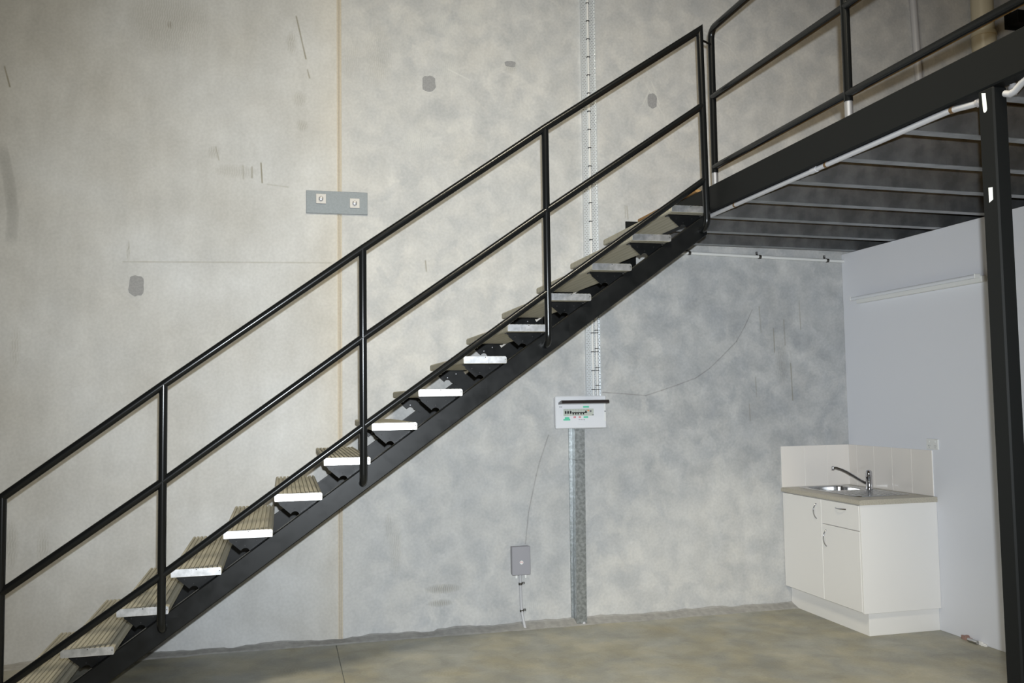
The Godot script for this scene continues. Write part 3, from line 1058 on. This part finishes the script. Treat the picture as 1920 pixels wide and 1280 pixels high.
func wall_services() -> void:
	var st: SurfaceTool
	# galvanised plate bolted across the panel joint
	var t := thing("joint_plate", "grey galvanised plate with two square washers bolted across the wall joint", "plate", Vector3(0.228, 2.987, 0.0))
	part("plate", box(Vector3(0.019, 2.908, 0.0005), Vector3(0.438, 3.066, 0.012), 0.0015), M.plate_grey, t)
	for q in [[0.119, 3.009], [0.349, 2.986]]:
		var wsh := part("washer", box(Vector3(q[0] - 0.034, q[1] - 0.034, 0.012), Vector3(q[0] + 0.034, q[1] + 0.034, 0.019), 0.002), M.washer, t)
		st = mb()
		bolt(st, Vector3(q[0], q[1], 0.019), Vector3.BACK, 0.017, 0.013)
		part("bolt", st, M.silver, wsh)
	# perforated cable tray
	var lean := 0.0050
	t = thing("cable_tray", "tall perforated galvanised cable tray on the concrete wall above the switchboard", "cable tray", Vector3(2.08, 1.63, 0))
	st = mb()
	var y0 := 1.60
	var p := 0.0135
	var strips := [[0.004, 0.044], [0.066, 0.110]]
	for k in 258:
		var ya := y0 + k * p
		var dx := (ya - 1.63) * lean + 2.019
		for sidx in 2:
			var s: Array = strips[sidx]
			var wid: float = s[1] - s[0]
			face(st, [Vector3(dx + s[0], ya + 0.0065, 0.012), Vector3(dx + s[1], ya + 0.0065, 0.012), Vector3(dx + s[1], ya + p, 0.012), Vector3(dx + s[0], ya + p, 0.012)], Vector3.BACK)
			var gaps := [[0.10, 0.40], [0.62, 0.92]] if k % 2 == 0 else [[0.0, 0.16], [0.34, 0.70], [0.88, 1.0]]
			var x := 0.0
			for g in gaps + [[1.0, 1.0]]:
				if g[0] > x:
					face(st, [Vector3(dx + s[0] + x * wid, ya, 0.012), Vector3(dx + s[0] + g[0] * wid, ya, 0.012), Vector3(dx + s[0] + g[0] * wid, ya + 0.0065, 0.012), Vector3(dx + s[0] + x * wid, ya + 0.0065, 0.012)], Vector3.BACK)
				x = g[1]
	var sk := Transform3D(Basis(Vector3(1, 0, 0), Vector3(lean, 1, 0), Vector3(0, 0, 1)), Vector3(2.019 - 1.63 * lean, 0, 0))
	prism(st, [Vector2(0.044, y0), Vector2(0.066, y0), Vector2(0.066, 5.08), Vector2(0.044, 5.08)], sk, 0.0112, 0.012)
	part("perforated_base", st, M.tray, t)
	for e in [[0.0, 0.004], [0.110, 0.114]]:
		st = mb()
		prism(st, [Vector2(e[0], y0), Vector2(e[1], y0), Vector2(e[1], 5.08), Vector2(e[0], 5.08)], sk, 0.0, 0.026)
		part("side_rail", st, M.tray, t)
	t = thing("white_cable", "white cable tied down the middle of the perforated tray", "cable", Vector3(2.08, 1.63, 0.021))
	st = mb()
	tube(st, [Vector3(2.074, 1.622, 0.021), Vector3(2.074, 2.0, 0.021), Vector3(2.079, 2.6, 0.021), Vector3(2.0885, 4.6, 0.021), Vector3(2.091, 5.08, 0.021)], 0.0085, 10)
	part("sheath", st, M.pvc_white, t)
	var y := 1.67
	while y < 5.0:
		var x := 2.074 + maxf(0, (y - 2.0)) * 0.0056
		st = mb()
		cbox(st, Vector3(x - 0.012, y - 0.003, 0.012), Vector3(x + 0.012, y + 0.003, 0.031), 0.001)
		part("cable_tie", st, M.tie, t)
		y += 0.1385
	t = thing("white_cable", "short white cable tied right of the long one just above the switchboard", "cable", Vector3(2.105, 1.63, 0.022))
	st = mb()
	tube(st, [Vector3(2.105, 1.622, 0.022), Vector3(2.104, 2.3, 0.022), Vector3(2.106, 2.5, 0.022)], 0.0095, 10)
	part("sheath", st, M.pvc_white, t)
	for q in [1.67, 1.70, 1.809, 1.83, 1.947, 1.97, 2.086, 2.105, 2.224]:
		part("cable_tie", box(Vector3(2.0925, q - 0.0025, 0.012), Vector3(2.1175, q + 0.0025, 0.033), 0.001), M.tie, t)
	switchboard()
	# cover duct between the switchboard and the floor
	t = thing("cover_duct", "galvanised steel cover duct running from the switchboard down to the floor", "duct", Vector3(1.935, 0.012, 0.04))
	st = mb()
	prism(st, [Vector2(1.876, 0.0), Vector2(1.962, 0.0), Vector2(1.962, 0.010), Vector2(1.8925, 0.010), Vector2(1.8925, 0.015), Vector2(1.8905, 0.015), Vector2(1.8905, 0.009), Vector2(1.876, 0.009)], Transform3D(Basis(Vector3(1, 0, 0), Vector3(0, 0, 1), Vector3(0.003, 1, 0)), Vector3.ZERO), 0.02, 1.392)
	part("back_channel", st, M.galv, t)
	for e in [[0.012, 1.163], [1.165, 1.392]]:
		st = mb()
		var l := -0.0085
		var f := Transform3D(Basis(Vector3(1, 0, 0), Vector3(-l, 1, 0), Vector3(0, 0, 1)), Vector3.ZERO)
		prism(st, [Vector2(1.894, e[0]), Vector2(1.968, e[0]), Vector2(1.968, e[1]), Vector2(1.894, e[1])], f, 0.0105, 0.081)
		part("lid", st, M.galv, t)
	org = Vector3(1.95, 0, 0.05)
	st = mb()
	tube(st, [Vector3(1.953, 0.06, 0.05), Vector3(1.947, 0.0, 0.075), Vector3(1.946, -0.01, 0.078)], 0.0135, 12)
	single("conduit_stub", st, M.pvc, "short pale conduit stub between the galvanised cover duct and the floor", "conduit")
	# telephone box low on the wall
	t = thing("terminal_box", "small grey terminal box with a round badge low on the concrete wall", "box", Vector3(1.498, 0.37, 0))
	part("base", box(Vector3(1.434, 0.372, 0.0005), Vector3(1.562, 0.566, 0.035), 0.002), M.jbox, t)
	part("cover", box(Vector3(1.431, 0.369, 0.035), Vector3(1.565, 0.569, 0.060), 0.004), M.jbox, t)
	st = mb()
	lathe(st, [Vector2(0.0135, 0), Vector2(0.0135, 0.0012), Vector2(0, 0.0012)], along(Vector3.BACK, Vector3(1.499, 0.458, 0.060)), 24)
	var badge := part("badge", st, M.white, t)
	st = mb()
	for a in [-0.9, 2.0]:
		var arc := []
		for i in 8:
			var q: float = a + i * 0.24
			arc.append(Vector3(1.499 + cos(q) * 0.0085, 0.458 + sin(q) * 0.0085, 0.0615))
		tube(st, arc, 0.0012, 6)
	tube(st, [Vector3(1.4955, 0.458, 0.0615), Vector3(1.503, 0.463, 0.0615)], 0.0012, 6)
	part("mark", st, M.red, badge)
	for xq in [1.468, 1.535]:
		st = mb()
		tube(st, [Vector3(xq, 0.372, 0.03), Vector3(xq, 0.345, 0.03)], 0.009, 12)
		part("blank_plug", st, M.white, t)
	t = thing("wall_conduit", "pale conduit dropping from the grey terminal box into the floor", "conduit", Vector3(1.5, 0, 0.03))
	st = mb()
	tube(st, [Vector3(1.498, 0.375, 0.022), Vector3(1.498, 0.30, 0.022), Vector3(1.502, 0.16, 0.022), Vector3(1.506, 0.10, 0.026), Vector3(1.513, 0.03, 0.055), Vector3(1.517, -0.01, 0.075)], 0.0105, 12)
	part("pipe", st, M.pvc, t)
	for q in [[1.498, 0.303], [1.505, 0.115]]:
		st = mb()
		tube(st, [Vector3(q[0], q[1] - 0.008, 0.022), Vector3(q[0], q[1] + 0.008, 0.022)], 0.0135, 12)
		cbox(st, Vector3(q[0] + 0.008, q[1] - 0.008, 0.001), Vector3(q[0] + 0.036, q[1] + 0.008, 0.006), 0.001)
		var cl := part("saddle", st, M.clip, t)
		st = mb()
		bolt(st, Vector3(q[0] + 0.026, q[1], 0.006), Vector3.BACK, 0.005, 0.004)
		part("screw", st, M.silver, cl)
	st = mb()
	lathe(st, [Vector2(0.016, 0), Vector2(0.016, 0.006), Vector2(0.0105, 0.012)], Transform3D(Basis.IDENTITY, Vector3(1.5155, 0.0, 0.07)), 16)
	part("collar", st, M.pvc, t)
	# conduit along the wall under the joists
	t = thing("under_joist_conduit", "straight white conduit along the wall just below the mezzanine joists", "conduit", Vector3(3.4, 2.69, 0.02))
	st = mb()
	tube(st, [Vector3(2.72, 2.702, 0.024), Vector3(XP, 2.665, 0.024)], 0.0125, 12)
	part("pipe", st, M.pvc_white, t)
	for q in [2.865, 3.458, 4.051]:
		var yq: float = 2.702 - (q - 2.72) * 0.0251
		st = mb()
		tube(st, [Vector3(q - 0.010, yq, 0.024), Vector3(q + 0.010, yq, 0.024)], 0.0155, 12)
		cbox(st, Vector3(q - 0.022, yq + 0.012, 0.001), Vector3(q - 0.004, yq + 0.042, 0.006), 0.001)
		var cl := part("saddle", st, M.clip, t)
		st = mb()
		bolt(st, Vector3(q - 0.013, yq + 0.032, 0.006), Vector3.BACK, 0.0055, 0.005)
		part("screw", st, M.silver, cl)


func switchboard() -> void:
	var t := thing("switchboard", "white electrical switchboard with raised smoky cover and row of breakers", "switchboard", Vector3(1.95, 1.391, 0))
	part("back_box", box(Vector3(1.772, 1.402, 0.0005), Vector3(2.126, 1.614, 0.08), 0.004), M.switchboard, t)
	part("front_plate", box(Vector3(1.757, 1.391, 0.08), Vector3(2.142, 1.625, 0.100), 0.006), M.switchboard, t)
	var st := mb()
	# hinged lid held open: a shallow tray seen edge-on
	var prof := [Vector2(0.101, by_(385)), Vector2(0.105, by_(385) - 0.003), Vector2(0.190, by_(385) + 0.004), Vector2(0.194, by_(385) + 0.010), Vector2(0.188, by_(385) + 0.026), Vector2(0.180, by_(385) + 0.028), Vector2(0.105, by_(385) + 0.012)]
	prism(st, prof, Transform3D(Basis(Vector3(0, 0, 1), Vector3(0, 1, 0), Vector3(1, 0, 0)), Vector3.ZERO), bx_(232), bx_(1480))
	part("cover", st, M.visor, t)
	var row := part("breaker_row", flat_box(365, 1165, 515, 695, 0.099, 0.104), M.breaker, t)
	for x in [395, 460, 527]:
		part("main_toggle", flat_box(x, x + 33, 568, 636, 0.104, 0.116), M.tie, row)
	part("toggle_bar", flat_box(585, 985, 603, 626, 0.104, 0.108), M.tie, row)
	for x in [600, 667, 731, 807, 872]:
		part("breaker_toggle", flat_box(x, x + 26, 622, 662, 0.104, 0.114), M.tie, row)
	part("breaker_toggle", flat_box(935, 962, 565, 610, 0.104, 0.114), M.tie, row)
	st = mb()
	lathe(st, [Vector2(0.006, 0), Vector2(0.006, 0.006), Vector2(0, 0.007)], along(Vector3.BACK, Vector3(bx_(1017), by_(560), 0.104)), 16)
	part("test_button", st, M.orange, row)
	st = mb()
	lathe(st, [Vector2(0.007, 0), Vector2(0.006, 0.006), Vector2(0, 0.006)], along(Vector3.BACK, Vector3(bx_(1083), by_(578), 0.104)), 16)
	part("dial", st, M.ink, row)
	part("indicator", flat_box(1115, 1165, 668, 688, 0.104, 0.1055), M.ink, row)
	for k in 9:
		part("breaker_joint", flat_box(400 + k * 72, 403 + k * 72, 520, 690, 0.104, 0.1043, 0.0), M.ink, row)
	for q in [[888, 1048, 440, 486], [898, 1018, 712, 757], [360, 542, 770, 816], [398, 518, 724, 770]]:
		part("green_label", flat_box(q[0], q[1], q[2], q[3], 0.1, 0.1007, 0.0002), M.green, t)
	for q in [[630, 692], [768, 826]]:
		var lb := part("red_label", flat_box(q[0], q[1], 712, 752, 0.1, 0.1007, 0.0002), M.red, t)
		part("white_bar", flat_box(q[0] + 8, q[1] - 8, 728, 737, 0.1007, 0.1011, 0.0), M.white, lb)
	for q in [[255, 272, 448, 468], [280, 297, 448, 468], [306, 328, 448, 468]]:
		part("print", flat_box(q[0], q[1], q[2], q[3], 0.1, 0.1004, 0.0), M.ink, t)
	for q in [[762, 822, 790, 802], [838, 850, 784, 810], [868, 880, 784, 810], [900, 912, 784, 806], [912, 930, 796, 812]]:
		part("print", flat_box(q[0], q[1], q[2], q[3], 0.1, 0.1004, 0.0), M.ink, t)
	part("recess", flat_box(735, 965, 838, 925, 0.1, 0.1022, 0.001), M.switchboard, t)
	part("latch_strip", flat_box(1452, 1492, 385, 850, 0.1, 0.104, 0.001), M.white, t)
	part("latch", flat_box(1450, 1492, 578, 598, 0.104, 0.107), M.ink, t)


func upper_pipes() -> void:
	org = Vector3(4.97, 2.93, 0.03)
	var st := mb()
	tube(st, [Vector3(5.01, 2.93, 0.032), Vector3(4.966, 4.2, 0.032), Vector3(4.922, 5.5, 0.032)], 0.030, 18)
	single("grey_pipe", st, M.pvc, "slim grey pipe rising on the concrete wall above the mezzanine", "pipe")
	var t := thing("downpipe", "wide cream plastic downpipe with a socket joint on the upper concrete wall", "pipe", Vector3(5.57, 2.93, 0.11))
	st = mb()
	tube(st, [Vector3(5.55, 4.55, 0.115), Vector3(5.545, 5.6, 0.115)], 0.088, 28)
	part("pipe", st, M.cream, t)
	st = mb()
	lathe(st, [Vector2(0.096, -1.64), Vector2(0.096, 0), Vector2(0.101, 0.004), Vector2(0.101, 0.03), Vector2(0.097, 0.036), Vector2(0.088, 0.036)], Transform3D(Basis.IDENTITY, Vector3(5.552, 4.57, 0.115)), 28)
	part("socket", st, M.cream, t)
	t = thing("wall_bracket", "dark steel box bracket on the upper wall right of the cream downpipe", "bracket", Vector3(6.0, 4.78, 0.0))
	part("box", box(Vector3(5.90, 4.735, 0.006), Vector3(6.16, 4.845, 0.12), 0.004), M.black_beam, t)
	part("back_plate", box(Vector3(5.87, 4.71, 0.0005), Vector3(6.20, 4.87, 0.007), 0.002), M.black_beam, t)


func partition_fittings() -> void:
	# bare fluorescent batten, unlit
	var t := thing("batten_light", "unlit white fluorescent batten mounted level on the white partition", "lamp", Vector3(XP, 2.335, 0.85))
	var st: SurfaceTool
	part("batten", box(Vector3(XP - 0.040, 2.305, 0.225), Vector3(XP - 0.0005, 2.345, 1.53), 0.004), M.white, t)
	st = mb()
	tube(st, [Vector3(XP - 0.068, 2.342, 0.215), Vector3(XP - 0.068, 2.342, 1.515)], 0.0135, 16)
	part("tube", st, M.tube_glass, t)
	for z in [0.205, 1.513]:
		var b := part("lamp_holder", box(Vector3(XP - 0.083, 2.328, z), Vector3(XP - 0.038, 2.357, z + 0.009), 0.003), M.white, t)
		b.set_meta("label", "lamp holder at one end of the tube")
	# double power outlet
	t = thing("power_outlet", "white double power outlet on the partition at the splashback's upper corner", "power outlet", Vector3(XP, 1.256, 0.971))
	part("cover_plate", box(Vector3(XP - 0.012, 1.2205, 0.914), Vector3(XP - 0.0005, 1.2925, 1.030), 0.003), M.white, t)
	for z in [0.943, 1.001]:
		part("rocker_switch", box(Vector3(XP - 0.0155, 1.268, z - 0.006), Vector3(XP - 0.012, 1.281, z + 0.006), 0.001), M.white, t)
		st = mb()
		for q in [[-0.008, 0.5], [0.008, -0.5], [0.0, 0.0]]:
			var c := Vector3(XP - 0.0122, 1.246 if q[1] != 0.0 else 1.234, z + q[0])
			cbox(st, c - Vector3(0.0002, 0.004, 0.0012), c + Vector3(0.0004, 0.004, 0.0012))
		part("socket_slots", st, M.ink, t)
	# broken plaster with a pipe end at the foot of the partition
	t = thing("plaster_rubble", "crumbs of broken plaster round a pipe end at the partition's foot", "rubble", Vector3(XP - 0.02, 0, 1.28))
	var rng := RandomNumberGenerator.new()
	rng.seed = 21
	for q in [[1.20, 0.022, 0.030], [1.225, 0.030, 0.022], [1.245, 0.018, 0.026], [1.345, 0.020, 0.024], [1.365, 0.014, 0.018], [1.385, 0.012, 0.014]]:
		st = mb()
		var h: float = q[1]
		var poly := []
		for k in 7:
			var a := TAU * k / 7
			poly.append(Vector2(q[0] + cos(a) * q[2] * rng.randf_range(0.6, 1.0), XP - 0.012 + sin(a) * 0.016 * rng.randf_range(0.6, 1.0)))
		prism(st, poly, Transform3D(Basis(Vector3(0, 0, 1), Vector3(1, 0, 0), Vector3(0, 1, 0)), Vector3.ZERO), 0.0, h)
		part("crumb", st, M.pink if q[0] < 1.25 else M.laminate, t)
	st = mb()
	tube(st, [Vector3(XP - 0.03, 0.013, 1.255), Vector3(XP - 0.028, 0.013, 1.335)], 0.012, 12)
	part("pipe_end", st, M.steel, t)
